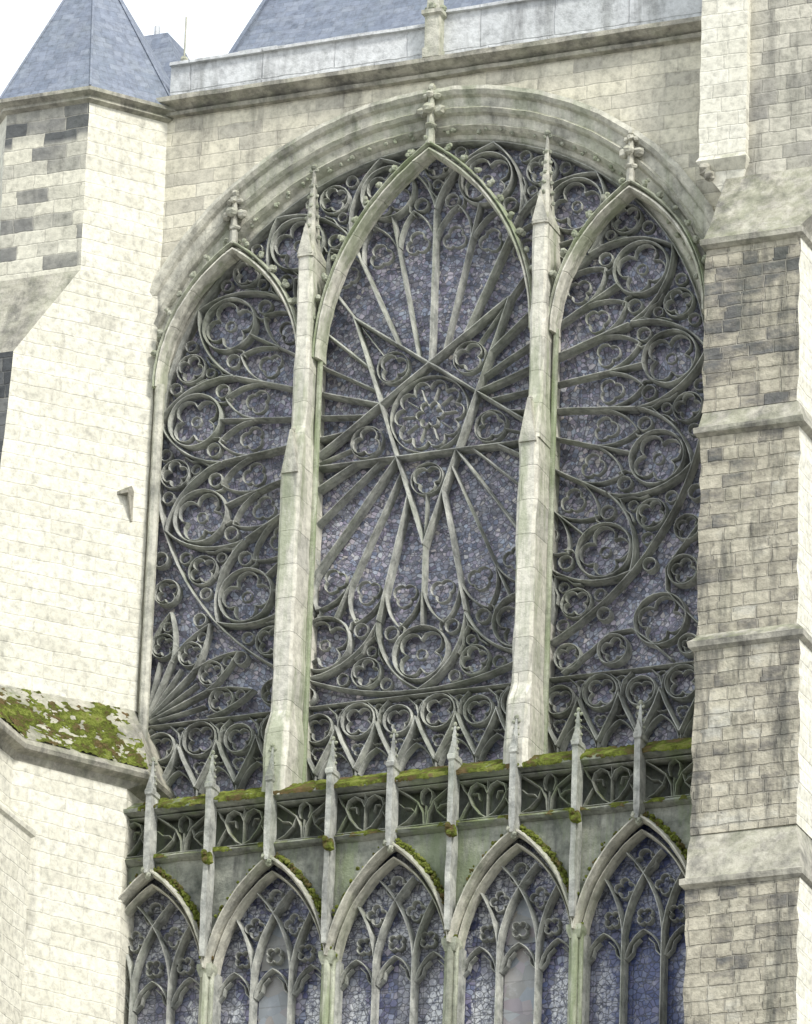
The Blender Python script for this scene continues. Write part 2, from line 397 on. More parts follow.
# parapet and roof behind
t = thing('parapet', 'pale grey lead faced parapet running along the top above the cornice', 'parapet', (0, -.3, 7.4))
for x0, x1, zt in ((-5.7, 0, 8.18), (0, 6.4, 8.42)):
    mb = MB(); mb.xbeam([(-.34, 7.42), (-.34, zt), (-.08, zt), (-.08, 7.42)], x0, x1, 1.2); mb.build('panel', M['lead'], t)
    mb = MB(); mb.xbeam([(-.42, zt), (-.42, zt+.06), (-.2, zt+.1), (-.02, zt+.06), (-.02, zt)], x0, x1, .8); mb.build('coping', M['lead'], t)
t = thing('parapet_post', 'small stone pinnacle post standing in the middle of the grey parapet', 'post', (0, -.45, 7.4))
mb = MB(); mb.stages([(off_poly([(-.15, -.6), (.15, -.6), (.15, -.3), (-.15, -.3)], d), z) for d, z in ((.03, 7.40), (.03, 7.6), (0, 7.62), (0, 8.3), (.06, 8.34), (.06, 8.42), (-.02, 8.46), (-.05, 9.2), (-.12, 10.2))], .4, .006)
mb.build('shaft', M['arch'], t)
for dx, dy in ((1, 0), (-1, 0), (0, -1)): knob(t, (dx*.16, -.45+dy*.16, 8.5), .08)
t = thing('slate_roof', 'steep blue slate roof rising behind the grey parapet', 'roof', (0, 2, 7))
d = Vector((.23, .72, 1.25)); P0 = Vector((-5.9, 1.0, 7.6))
mb = MB()
a0 = P0-d*1.0; a1 = P0+d*6
mb.v = [tuple(a0), (7, a0.y, a0.z), (7, a1.y, a1.z), tuple(a1), (a0.x-.4, a0.y+14, a0.z), (a1.x, a1.y+6, a1.z), (7, a0.y+14, a0.z), (7, a1.y+6, a1.z)]
mb.f = [(0, 1, 2, 3), (0, 3, 5, 4), (4, 5, 7, 6), (3, 2, 7, 5), (1, 6, 7, 2)]
mb.build('slates', M['slate'], t)
mb = MB(); q0, q1 = a0-Vector((0, .04, 0)), a1-Vector((0, .04, 0))
mb.loft([[(p.x-.08, p.y, p.z), (p.x+.05, p.y-.05, p.z), (p.x+.05, p.y+.2, p.z)] for p in (q0, q1)]); mb.build('hip_flashing', M['slate'], t)
mb = MB(); c = P0+d*1.45+Vector((.3, -.05, .0)); mb.box(c.x, c.x+.85, c.y-.12, c.y+.15, c.z-.05, c.z+.1); mb.build('roof_hatch', M['lead'], t)

# ------------------------------------------------------------------ left buttress with turret
t = thing('turret_buttress', 'tall pale stone buttress at left with slate capped turret and mossy ledge', 'buttress', (-8, -1, -H))
S1 = [(-5.7, .6), (-5.7, -.35), (-6.8, -1.7), (-8.6, -1.7), (-9.8, -.35), (-9.8, .6)]
S2 = [(-5.72, .6), (-5.72, -.37), (-7.75, -2.5), (-9.9, -2.5), (-11.7, -.35), (-11.7, .6)]
S3L = [(-5.13, .6), (-5.13, -1.0), (-6.7, -3.2), (-6.7, -6.2), (-11.6, -6.2), (-11.7, .6)]
S3 = [(-5.47, .6), (-5.47, -1.15), (-6.9, -3.2), (-6.9, -6.2), (-11.6, -6.2), (-11.7, .6)]
S2b = [(-5.73, .6), (-5.73, -.38), (-8.0, -2.75), (-10.0, -2.75), (-11.7, -.35), (-11.7, .6)]
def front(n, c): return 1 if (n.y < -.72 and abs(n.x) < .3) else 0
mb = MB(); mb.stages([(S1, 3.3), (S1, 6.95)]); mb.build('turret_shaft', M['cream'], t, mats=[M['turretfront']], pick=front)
mb = MB(); mb.stages([(S2, 1.35), (S1, 3.3)], .3, .004); mb.build('weathering', M['cream'], t, mats=[M['setoff']], pick=lambda n, c: 1 if (n.z > .2 and abs(n.x) < .35 and n.y < -.5) else 0)
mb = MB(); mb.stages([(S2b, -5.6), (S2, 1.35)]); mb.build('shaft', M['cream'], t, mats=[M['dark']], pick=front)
mb = MB(); mb.stages([(S3L, -7.1), (S2b, -5.6)], .25, .03); led = mb.build('ledge', M['setoff'], t)
mb = MB(); mb.stages([(off_poly(S3, .0), -7.5), (off_poly(S3L, -.12), -7.36), (off_poly(S3L, .02), -7.3), (off_poly(S3L, .06), -7.22), (off_poly(S3L, .0), -7.1)], .3, .015); mb.build('drip_moulding', M['setoff'], t)
mb = MB(); mb.stages([(S3, -H), (S3, -20), (S3, -7.5)], .35); mb.build('base', M['cream'], t)
mb = MB(); SP = [(-7.3, -6.4), (-6.55, -6.4), (-6.55, -3.0), (-7.3, -3.0)]
mb.stages([(SP, -H), (SP, -20), (SP, -9.05), (off_poly(SP, .07), -9.0), (off_poly(SP, .07), -8.9), (off_poly(SP, -.2), -8.6)], .35); mb.build('plinth', M['cream'], t)
mb = MB(); mb.stages([(off_poly(S1, q), z) for q, z in ((0, 6.93), (.1, 6.98), (.08, 7.05), (.2, 7.12), (.2, 7.2), (.02, 7.24))], .3, .008); mb.build('cornice', M['setoff'], t)
mb = MB(); OC = [(-5.7, -.35), (-6.8, -1.7), (-8.6, -1.7), (-9.7, -.35), (-9.7, 1.05), (-8.6, 2.4), (-6.8, 2.4), (-5.7, 1.05)]
C0 = (-7.85, .35); b0 = off_poly(OC, .18); RH = 4.2
mb.loft([[(x+(C0[0]-x)*k, y+(C0[1]-y)*k, 7.2+RH*k) for x, y in b0] for k in (0, .97)]); rf = mb.build('roof', M['slate'], t)
for (x, y) in b0[:4]:
    mb = MB(); mb.loft([[(x+(C0[0]-x)*k+q*.03*math.cos(a), y+(C0[1]-y)*k+q*.03*math.sin(a), 7.22+RH*k) for q, a in ((1, 0), (1, PI/2), (1, PI), (1, -PI/2))] for k in (0, .97)])
    mb.build('ridge_roll', M['slate'], rf)
def ledge_pt(tt, f):
    B3, C3 = (-5.13, -1.0), (-6.7, -3.2); B2, C2 = (-5.73, -.38), (-8.0, -2.75)
    x3, y3 = B3[0]+(C3[0]-B3[0])*tt, B3[1]+(C3[1]-B3[1])*tt; x2, y2 = B2[0]+(C2[0]-B2[0])*tt, B2[1]+(C2[1]-B2[1])*tt
    return (x3+(x2-x3)*f, y3+(y2-y3)*f, -7.1+1.5*f)
a_, b_, c_ = Vector(ledge_pt(0, 0)), Vector(ledge_pt(1, 0)), Vector(ledge_pt(.5, 1))
LN = (b_-a_).cross(c_-a_).normalized()
if LN.z < 0: LN = -LN
mb = MB()
mb.sheet(ledge_pt, 150, 95, LN, lambda p, u, v: mnoise.noise(p*1.3+Vector((3, 1, 7)))*.45+mnoise.noise(p*4.1)*.3+mnoise.noise(p*10)*.25+mnoise.noise(p*21)*.15+.22-.35*abs(v-.4)-(.5*max(0, .3-u)), .06)
def ledge_side(u, v):
    return (-6.7-1.3*v*.9, -3.2-2.9*u+.45*v, -7.1+1.5*v)
mb.sheet(ledge_side, 90, 60, Vector((.75, 0, .65)), lambda p, u, v: mnoise.noise(p*1.4)*.6+mnoise.noise(p*4.3)*.5+mnoise.noise(p*11)*.35+.12-.4*v, .05)
moss(mb, led)
mb = MB()   # little hooded bracket on the shaft
bx, by, bz = -6.02, -.62, -1.1
mb.loft([[(bx-.14, by-.22, bz-.1), (bx+.1, by-.26, bz-.1), (bx+.1, by+.2, bz-.08), (bx-.14, by+.2, bz-.08)], [(bx-.14, by-.22, bz-.04), (bx+.1, by-.26, bz-.04), (bx+.1, by+.2, bz+.08), (bx-.14, by+.2, bz+.08)], [(bx-.08, by+.02, bz+.16), (bx+.06, by+.02, bz+.16), (bx+.06, by+.2, bz+.2), (bx-.08, by+.2, bz+.2)]])
mb.loft([[(bx+.04, by-.16, bz-.1), (bx+.1, by-.22, bz-.1), (bx+.1, by+.2, bz-.1), (bx+.04, by+.2, bz-.1)], [(bx+.05, by+.0, bz-.6), (bx+.1, by-.02, bz-.6), (bx+.1, by+.2, bz-.6), (bx+.05, by+.2, bz-.6)]])
mb.build('hooded_bracket', M['setoff'], t)
mb = MB(); mb.box(bx-.1, bx+.03, by+.0, by+.25, bz-.55, bz-.09); mb.build('hood_shade', M['dark'], t)  # dark box standing in for the shade under the hood
mb = MB(); mb.col(-5.55, -.42, .1, -7.6, 1.2); mb.build('jamb_shaft', M['arch'], t)
mb = MB(); mb.col(-5.72, .3, .045, 7.2, 8.6, 6); mb.blob((-5.72, .3, 8.65), .08); mb.col(-5.72, .3, .02, 8.6, 9.6, 6)
tag(mb.build('finial_post', M['arch'], None, (-5.72, .3, 7.2)), 'thin pale post between the turret roof and the grey parapet', 'post')
t = thing('small_roof', 'small slate roof peeking out behind the right side of the turret roof', 'roof', (-7.4, 3.6, 6))
mb = MB(); mb.loft([[(-7.9+(x*1.45)*k, 3.6+(y*1.4)*k, z) for x, y in ((-1, -1), (1, -1), (1, 1), (-1, 1))] for k, z in ((1, 7.0), (1, 8.7), (.3, 10.9), (.02, 11.0))]); mb.build('slates', M['slate'], t)
mb = MB(); mb.col(-7.9, 3.6, .06, 10.9, 11.3, 6); mb.build('roof_finial', M['lead'], t)

# ------------------------------------------------------------------ right buttress
t = thing('stepped_buttress', 'tall stepped buttress of brown and grey blocks at right of the window', 'buttress', (7.6, -1, -H))
def rect(x0, x1, yf): return [(x0, .6), (x0, yf), (x1, yf), (x1, .6)]
UL = [6.42, 6.48, 6.51, 6.6]; UR = [8.3, 8.42, 8.56, 8.75]
fr = [-2.2, -2.4, -2.6, -3.0]
bots = [-1.75, -6.3, -10.3, -H]
tp = [1.6, -2.35, -6.7, -11.5]
side = lambda n, c: 1 if n.x > .8 else 0  # right-hand faces take the pale stone: sunlight put into the colour
for i in range(4):
    P = rect(UL[i], UR[i], fr[i]); top = tp[i]
    mb = MB(); st = [(P, bots[i]), (P, top)]
    if i == 3: st = [(P, -H), (P, -22), (P, top)]
    mb.stages(st, .27, .028); mb.build('shaft', M['tan'], t, mats=[M['cream']], pick=side)
    up = rect(UL[0], 9.1, -1.15) if i == 0 else rect(UL[i-1], UR[i-1], fr[i-1])
    ztop = 3.55 if i == 0 else bots[i-1]
    mb = MB(); mb.stages([(off_poly(P, .0), top), (off_poly(P, .09), top+.06), (off_poly(P, .1), top+.17), (off_poly(P, .03), top+.22), (up, ztop)], .3, .026)
    mb.build('setoff', M['setoff'], t)
mb = MB(); P = rect(UL[0], 9.3, -1.13); mb.stages([(P, 3.5), (P, 14)], .29, .012); mb.build('upper_shaft', M['topgrey'], t)
P = rect(5.9, 6.84, -1.3); mb = MB(); mb.stages([(rect(6.3, 6.7, -1.14), 3.3), (rect(6.0, 6.8, -1.2), 3.7), (off_poly(P, .05), 3.9), (P, 4.0), (P, 14)], .29, .012); mb.build('pilaster', M['cream'], t)
mb = MB(); mb.blob((6.02, -1.25, 3.75), .15); mb.blob((6.12, -1.28, 3.6), .12); mb.build('corbel_head', M['setoff'], t)

# ------------------------------------------------------------------ rose window
t = thing('rose_window', 'huge round rose window of stone tracery with a five pointed star in the centre', 'window', (0, 0, -5.8))
mb = MB()
gp = [(-5.8, -7.6), (5.8, -7.6), (5.8, 0)] + arc((0, 0), 5.8, 0, 180, 40) + [(-5.8, 0)]
mb.v = [(x, .2, z) for x, z in gp]; mb.f = [tuple(range(len(gp)))]
mb.build('glass', M['glass'], t)
mb = MB(); mb.bar(ring((0, 0), 5.73, 96), .0, .048, .26, True); mb.build('rim', M['trac'], t)
rs = 2.75
tips = [(rs*math.cos(R_(-90+72*k)), rs*math.sin(R_(-90+72*k))) for k in range(5)]
for k in range(5):
    a, b = tips[k], tips[(k+2) % 5]
    mb = MB(); n = 12; mb.bar([(a[0]+(b[0]-a[0])*i/n, a[1]+(b[1]-a[1])*i/n) for i in range(n+1)], -.01-.004*k, .068, .29); mb.build('star_bar', M['trac'], t)
mb = MB(); mb.bar(ring((0, 0), .8, 36), .02, .026, .18, True); mb.bar(foil((0, 0), .28, 6), .02, .022, .15, True); mb.bar(foil((0, 0), .72, 10, n=6, depth=.22), .02, .022, .15, True)
for k in range(10):
    a = 2*PI*k/10; mb.bar([(.3*math.cos(a), .3*math.sin(a)), (.56*math.cos(a), .56*math.sin(a))], .02, .02, .14)
mb.build('hub_rosette', M['trac'], t)
for k in range(5):
    a = -90+72*k
    mb = MB(); mb.bar(polar(foil((0, 1.35), .3, 3, PI/2), a), .02, .026, .16, True)
    mb.bar(polar(ring((0, 1.35), .33, 20), a), .02, .024, .16, True)
    mb.bar(polar([(0, 1.68), (0, 2.5)], a), .02, .03, .18); mb.build('star_trefoil', M['trac'], t)
def star_r(deg):
    o = (deg+90) % 72; o = min(o, 72-o)
    A = Vector((rs, 0)); nr = rs*.382; B = Vector((nr*math.cos(R_(36)), nr*math.sin(R_(36))))
    c, s = math.cos(R_(o)), math.sin(R_(o)); e = B-A
    den = c*e.y-s*e.x
    return (A.x*e.y-A.y*e.x)/den
def straight(r0, r1, th, n=10): return polar([(0, r0+(r1-r0)*i/n) for i in range(n+1)], th)
for k in range(15):
    th = -90+24*k
    mb = MB(); mb.bar(straight(star_r(th+12)-.03, 4.3, th+12), 0, .068, .29); mb.build('spoke', M['trac'], t)
    mb = MB(); mb.bar(straight(star_r(th)-.02, 4.44, th), .015, .052, .25); mb.build('sub_mullion', M['trac'], t)
    for sgn in (-1, 1):
        r0 = 3.7; w = r0*math.tan(R_(6))-.02
        mb = MB(); mb.bar(polar(sh(pointed(w, .7, 9, .15), 0, r0), th+6*sgn), .02, .04, .2)
        mb.bar(polar(foil((0, r0+.02), w*.68, 3, PI/2, depth=.35)[0:25], th+6*sgn), .04, .024, .12, True)
        mb.build('lancet_head', M['trac'], t)
    r0 = 4.25; w = r0*math.tan(R_(12))
    mb = MB(); mb.bar(polar(sh(pointed(w, 1.46, 12), 0, r0), th), 0, .056, .27); mb.build('petal_arch', M['trac'], t)
    mb = MB(); mb.bar(polar(ring((0, 4.96), .55, 28), th), .0, .05, .25, True); oc = mb.build('oculus', M['trac'], t)
    mb = MB(); mb.bar(polar(foil((0, 4.96), .505, 4, PI/4, depth=.42), th), .03, .032, .15, True); mb.bar(polar(ring((0, 4.96), .11, 8), th), .04, .018, .1, True); mb.build('quatrefoil', M['trac'], oc)
    mb = MB()
    for e in (-1, 1):
        mb.bar(polar([(e*.45, 4.28), (e*.36, 4.4), (e*.38, 4.53)], th), .02, .034, .16); mb.bar(polar(ring((e*.62, 4.47), .14, 12), th), .02, .03, .16, True)
    mb.build('side_tracery', M['trac'], t)
    mb = MB(); mb.bar(polar(foil((0, 5.34), .27, 4, -PI/2), th+12), .02, .028, .16, True); mb.bar(polar(ring((0, 5.34), .3, 16), th+12), .02, .036, .18, True)
    mb.bar(polar([(0, 4.3), (0, 4.62)], th+12), .02, .048, .2)
    mb.bar(polar([(0, 4.6), (.14, 4.78), (.18, 4.96), (.3, 5.1)], th+12), .02, .036, .18); mb.bar(polar([(0, 4.6), (-.14, 4.78), (-.18, 4.96), (-.3, 5.1)], th+12), .02, .036, .18)
    mb.bar(polar(ring((0, 4.9), .1, 10), th+12), .03, .024, .14, True)
    for e in (-1, 1): mb.bar(polar(ring((e*.46, 5.52), .12, 10), th+12), .03, .026, .14, True)
    mb.build('spandrel_trefoil', M['trac'], t)
for s in (-1, 1):
    base = lambda L: [(s*x, -z) for x, z in L]
    def pr(r, a): return (5.7+r*math.cos(R_(a)), 5.75+r*math.sin(R_(a)))   # about the corner
    mb = MB()
    if s < 0:      # broad lobes fanning from the corner, each holding a foiled circle
        NB = 4
        for i in range(1, NB): mb.bar(base([pr(.1, 180+90*i/NB), pr(.8, 180+90*i/NB), pr(1.35, 180+90*i/NB)]), .01, .052, .24)
        for i in range(NB):
            c = 180+90*(i+.5)/NB; cc, ss = math.cos(R_(c)), math.sin(R_(c))
            loc = lambda L: [(5.7+y*cc-x*ss, 5.75+y*ss+x*cc) for x, y in L]
            mb.bar(base(loc([(0, .3), (0, .8), (0, 1.28)])), .02, .04, .2)
            mb.bar(base(loc(sh(pointed(.27, 1.0, 10), 0, 1.3))), .0, .045, .22)
            mb.bar(base(ring(pr(1.62, c), .25, 18)), .02, .038, .2, True); mb.bar(base(foil(pr(1.62, c), .215, 4, .4)), .03, .026, .14, True)
            mb.bar(base(ring(pr(2.02, c), .1, 10)), .03, .026, .14, True)
        mb.build('corner_fan', M['trac'], t)
    else:          # larger circles tied by crossing curves
        for (qx, qz, qr) in ((4.86, 4.86, .52), (5.3, 3.92, .3), (3.92, 5.36, .3), (5.44, 5.44, .2)):
            mb.bar(base(ring((qx, qz), qr, 24)), .0, .048, .24, True); mb.bar(base(foil((qx, qz), qr-.05, 4, .3)), .02, .03, .15, True)
        mb.bar(base([(5.68, 2.9), (5.2, 3.5), (4.95, 3.85), (4.97, 4.3), (5.35, 4.75), (5.68, 5.1)]), .01, .048, .22)
        mb.bar(base([(2.9, 5.72), (3.5, 5.3), (3.85, 5.02), (4.3, 4.99), (4.75, 5.36), (5.1, 5.7)]), .014, .048, .22)
        mb.build('corner_tracery', M['trac'], t)
    for (qx, qz, qr) in ((5.36, 3.05, .26), (3.0, 5.4, .26), (5.52, 2.35, .15), (2.3, 5.56, .15), (4.62, 3.72, .13), (3.72, 4.62, .13)):
        mb = MB()
        mb.bar(base(ring((qx, qz), qr, 18)), .0, .038, .2, True)
        if qr > .2: mb.bar(base(foil((qx, qz), qr-.03, 4, .5)), .02, .026, .14, True)
        mb.build('corner_eyelet', M['trac'], t)

# lower tracery band under the rose: circles over pointed chevrons
t = thing('arcade_tracery', 'low band of circles over pointed chevrons between rose window and mossy sill', 'tracery', (0, 0, -7.6))
mb = MB(); mb.bar([(x*.5-5.75, -5.83) for x in range(24)], -.02, .04, .25); mb.build('transom', M['trac'], t)
def unit(x, odd):
    mb = MB(); r = .34 if odd else .29; zc = -6.19 if odd else -6.27
    mb.bar(ring((x, zc), r, 20), .0, .046, .24, True); mb.bar(foil((x, zc), r-.05, 4 if odd else 3, PI/4 if odd else -PI/2), .02, .028, .14, True)
    mb.bar([(x-.42, -6.3), (x-.3, -6.62), (x, -7.22)], -.04, .07, .34); mb.bar([(x+.42, -6.3), (x+.3, -6.62), (x, -7.22)], -.044, .07, .34)
    mb.bar([(x-.41, -6.35), (x-.41, -6.2), (x-.36, -6.02), (x-.2, -5.86)], .01, .04, .2); mb.bar([(x+.41, -6.2), (x+.36, -6.02), (x+.2, -5.86)], .01, .04, .2)
    mb.bar(ring((x+.41, -6.0), .1, 10), .02, .026, .14, True)
    mb.bar([(x, -7.7), (x, -7.2)], 0, .05, .24)
    mb.bar(sh(pointed(.36, .5, 8, .3), x+.41, -7.3), .01, .038, .2)
    mb.bar(foil((x+.41, -6.62), .12, 3, PI/2), .02, .026, .13, True)
    mb.bar(foil((x, -6.76), .13, 3, -PI/2), .03, .026, .13, True)
    mb.build('tracery_unit', M['trac'], t)
for i in range(14): unit(-5.33+.82*i, i % 2)

# ------------------------------------------------------------------ piers and gables in front
def pier(x, lab):
    t = thing('mullion_pier', lab, 'pier', (x, -.6, -7.8), 'tall piers dividing the big window')
    def oct_(hw, y0, y1, ch): return [(x-hw, y1), (x-hw, y0+ch), (x-hw+ch, y0), (x+hw-ch, y0), (x+hw, y0+ch), (x+hw, y1)]
    lowp, upp = oct_(.2, -1.0, .18, .06), oct_(.155, -.72, .18, .055)
    mb = MB(); mb.stages([(oct_(.25, -1.22, .18, .08), -8.0), (oct_(.24, -1.16, .18, .08), -6.6), (lowp, -6.2), (lowp, -1.2)], .4, .016); mb.build('lower_shaft', M['pier'], t)
    mb = MB(); mb.stages([(lowp, -1.2), (oct_(.18, -.83, .18, .06), -.5), (upp, -.2), (upp, 3.5)], .4, .014); mb.build('upper_shaft', M['pier'], t)
    mb = MB(); mb.loft([[(x-.17, y, -1.3), (x+.17, y, -1.3), (x+.02, y, -.4), (x-.02, y, -.4)] for y in (-1.04, -.8)])
    mb.blob((x, -.92, -.36), .055); mb.build('gablet', M['arch'], t)
    mb = MB(); mb.stages([(oct_(.165, -.76, .0, .04), 3.4), (oct_(.165, -.76, .0, .04), 3.5), ([(x-.12, -.24), (x-.12, -.55), (x-.06, -.62), (x+.06, -.62), (x+.12, -.55), (x+.12, -.24)], 3.7), ([(x-.02, -.43), (x-.02, -.45), (x-.01, -.46), (x+.01, -.46), (x+.02, -.45), (x+.02, -.43)], 5.42)], .5, .008)
    mb.loft([[(x-.155, y, 3.45), (x+.155, y, 3.45), (x, y, 4.1)] for y in (-.76, -.68)])
    pn = mb.build('pinnacle', M['arch'], t)
    for k in range(6):
        f = k/6; z = 3.9+1.35*f; q = .13*(1-f)+.03
        for dx, dy in ((1, 0), (-1, 0), (0, -1)): knob(pn, (x+dx*q, -.45+dy*q, z), .045)
    mb = MB(); mb.blob((x, -.45, 5.44), .065); mb.blob((x-.055, -.45, 5.36), .042); mb.blob((x+.055, -.45, 5.36), .042); mb.build('finial', M['foli'], pn)
    for sx in (-1, 1):
        mb = MB(); mb.col(x+sx*.23, -.3, .06, -7.7, 1.3); mb.build('side_shaft', M['shaft'], t)
pier(-2.45, 'left of the two tall stone piers dividing the big window, ending in a pinnacle')
pier(2.45, 'right of the two tall stone piers dividing the big window, ending in a pinnacle')
def gable(x, w, z0, h, lab, fh):
    t = thing('arch_gable', lab, 'arch', (x, -.45, z0), 'pointed arches in front of the rose')
    pts = sh(pointed(w, h, 24), x, z0); out = sh(pointed(w+.06, h+.14, 24), x, z0)
    mb = MB(); mb.bar(pts, -.34, .12, .4); mb.build('arch', M['pier'], t)
    mb = MB(); mb.bar(out, -.46, .065, .2); hm = mb.build('hood_moulding', M['shaft'], t)
    crockets(hm, out[3:-3], .1, -.5, .34, .07)
    mb = MB(); finial(mb, x, -.48, z0+h+.1, fh); mb.build('finial', M['arch'], t)
gable(0, 2.22, 1.3, 4.15, 'wide central pointed arch with crockets and cross finial at its tip', 1.3)
gable(-4.1, 1.5, 1.15, 2.75, 'narrow pointed arch with crockets at left of the rose window', 1.15)
gable(4.2, 1.55, 1.2, 2.8, 'narrow pointed arch with crockets at right of the rose window', 1.15)

# ------------------------------------------------------------------ gallery below
BW = 2.47
t = thing('window_sill', 'sloping mossy stone sill under the big window above the balustrade', 'sill', (0, -.5, -7.9))
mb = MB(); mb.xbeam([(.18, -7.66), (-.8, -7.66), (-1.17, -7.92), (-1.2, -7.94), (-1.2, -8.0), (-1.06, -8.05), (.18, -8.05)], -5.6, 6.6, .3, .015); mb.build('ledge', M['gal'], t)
mb = MB()
def sillp(u, v):
    x = -5.2+11.8*u
    pr_ = [(-1.215, -8.01), (-1.215, -7.94), (-1.18, -7.91), (-.8, -7.64)]
    q = v*3; i = min(2, int(q)); f = q-i
    return (x, pr_[i][0]+(pr_[i+1][0]-pr_[i][0])*f, pr_[i][1]+(pr_[i+1][1]-pr_[i][1])*f)
mb.sheet(sillp, 560, 20, Vector((0, -.7, .7)), lambda p, u, v: .3+mnoise.noise(p*1.1)*.3+mnoise.noise(p*4.5)*.35+mnoise.noise(p*13)*.3-.8*max(0, .36-v)-.4*max(0, v-.65)-.15*(u < .2), .022)
moss(mb, t)
t = thing('gallery_wall', 'damp stained stone wall strip above the lower row of pointed windows', 'wall', (0, -.9, -9))
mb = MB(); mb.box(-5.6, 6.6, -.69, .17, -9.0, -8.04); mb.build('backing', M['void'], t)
mb = MB(); ZS, HH = -11.3, 2.05
pa = pointed(1.235, HH, 10, .22)
for c in range(-2, 4):
    for a, b in zip(pa, pa[1:]):
        k = len(mb.v); mb.v += [(c*BW+a[0], -.95, ZS+a[1]), (c*BW+b[0], -.95, ZS+b[1]), (c*BW+b[0], -.95, -8.9), (c*BW+a[0], -.95, -8.9)]; mb.f.append((k, k+1, k+2, k+3))
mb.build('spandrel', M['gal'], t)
mb = MB(); mb.xbeam([(-.66, -8.9), (-1.08, -8.9), (-1.11, -8.94), (-1.06, -8.98), (-.97, -9.02), (-.66, -9.02)], -5.6, 6.6, .3, .012); sc = mb.build('string_course', M['gal'], t)
mb = MB()
mb.sheet(lambda u, v: (-5.2+11.8*u, -1.12+.02*v, -8.97+.09*v), 420, 5, Vector((0, -.6, .8)), lambda p, u, v: -.08+mnoise.noise(p*.9+Vector((5, 5, 5)))*.6+mnoise.noise(p*5)*.35, .03)
moss(mb, sc)

# pinnacles: two built, the rest copied
def mk_pin(x, z1, lab):
    t = thing('gallery_pinnacle', lab, 'pinnacle', (x, -1.2, z1), 'small pinnacles along the balustrade')
    q = [(x-.055, -1.31), (x+.055, -1.31), (x+.055, -1.0), (x-.055, -1.0)]
    mb = MB(); mb.stages([(off_poly(q, -.015), z1), (q, z1+.2), (q, -7.75), (off_poly(q, .025), -7.72), (off_poly(q, .025), -7.64), (off_poly(q, .0), -7.6)], .4, .01); mb.build('shaft', M['trac'], t)
    mb = MB(); mb.stages([([(x-.06, -1.25), (x+.06, -1.25), (x+.06, -1.11), (x-.06, -1.11)], -7.6), ([(x-.016, -1.2), (x+.016, -1.2), (x+.016, -1.16), (x-.016, -1.16)], -7.02)], .3, .004)
    mb.loft([[(x-.08, y, -7.62), (x+.08, y, -7.62), (x, y, -7.36)] for y in (-1.31, -1.25)])
    sp_ = mb.build('spire', M['trac'], t)
    for k in range(3):
        for dx in (-1, 1): knob(sp_, (x+dx*(.068-.015*k), -1.18, -7.48+.14*k), .03)
    mb = MB(); mb.blob((x, -1.18, -6.98), .048); mb.blob((x-.052, -1.18, -7.07), .036); mb.blob((x+.052, -1.18, -7.07), .036); mb.build('finial', M['foli'], sp_)
    mb = MB()
    if z1 < -9.5:
        for k in range(8): mb.blob((x+rnd.uniform(-.11, .11), -1.31+rnd.uniform(-.07, .05), -9.15+rnd.uniform(-.09, .09)), rnd.uniform(.045, .085))
    else:
        for k in range(6): mb.blob((x+rnd.uniform(-.07, .07), -1.2+rnd.uniform(-.08, .05), z1+rnd.uniform(-.05, .1)), rnd.uniform(.045, .075))
    mb.build('leaf_corbel', M['moss'] if z1 < -9.5 else M['foli'], t)
    return t
ordn = ['first', 'second', 'third', 'fourth', 'fifth', 'sixth', 'seventh', 'eighth', 'ninth']
pl = lambda n: ('slim balustrade pinnacle, %s of nine from left, ' % ordn[n]) + ('above an arch tip' if n % 2 == 0 else 'between two arches')
pA = mk_pin(-4*1.235, -9.3, pl(0)); pB = mk_pin(-3*1.235, -11.1, pl(1))
for n in range(2, 9):
    src = pA if n % 2 == 0 else pB
    c = copy_tree(src); c.location.x = (n-4)*1.235; c['label'] = pl(n)
# balustrade panels, two patterns
def mk_panel(x, lab, var):
    t = thing('balustrade_panel', lab, 'balustrade', (x, -1, -8.86), 'pierced panels of the balustrade'); zc = -8.47; Y = -.93
    for zz in (-8.09, -8.86):
        mb = MB(); mb.bar([(x-.56, zz), (x+.56, zz)], Y, .07, .24); mb.build('rail', M['gal'], t)
    mb = MB()
    for s in (-1, 1):
        if var == 0:
            L = [(0, -.38), (.14, -.3), (.3, -.1), (.38, .1), (.33, .26), (.2, .33), (.07, .26), (.0, .1)]
            mb.bar([(x+s*a, zc+b) for a, b in L], Y, .05, .2)
            mb.bar([(x+s*a, zc+b) for a, b in [(.56, -.38), (.46, -.2), (.36, -.02)]], Y+.01, .042, .18)
            mb.bar([(x+s*a, zc+b) for a, b in [(.55, .38), (.48, .22), (.39, .12)]], Y+.01, .042, .18)
            mb.bar([(x+s*a, zc+b) for a, b in [(.17, .0), (.2, .14), (.31, .13)]], Y+.02, .03, .14)
        else:
            mb.bar([(x+s*a, zc+b) for a, b in [(.03, -.38), (.05, -.15), (.16, .08), (.36, .24), (.54, .36)]], Y, .05, .2)
            mb.bar([(x+s*a, zc+b) for a, b in [(.55, -.36), (.38, -.28), (.22, -.12), (.16, .07)]], Y+.01, .045, .18)
            mb.bar([(x+s*a, zc+b) for a, b in [(.55, .1), (.44, .0), (.3, -.02), (.22, -.1)]], Y+.01, .038, .16)
            mb.bar([(x+s*a, zc+b) for a, b in [(.0, .38), (.1, .28), (.12, .16), (.08, .03)]], Y+.01, .038, .16)
    if var == 0: mb.bar([(x, zc-.38), (x, zc+.38)], Y+.01, .04, .18)
    else: mb.bar([(x, zc-.38), (x, zc-.0)], Y+.01, .04, .18)
    mb.build('tracery', M['gal'], t); return t
pl2 = lambda n: 'pierced stone balustrade panel of curved tracery, %s of ten from the left' % ordn[n] if n < 9 else 'pierced stone balustrade panel of curved tracery beside the brown buttress'
qs = [mk_panel(-4.5*1.235, pl2(0), 0), mk_panel(-3.5*1.235, pl2(1), 1)]
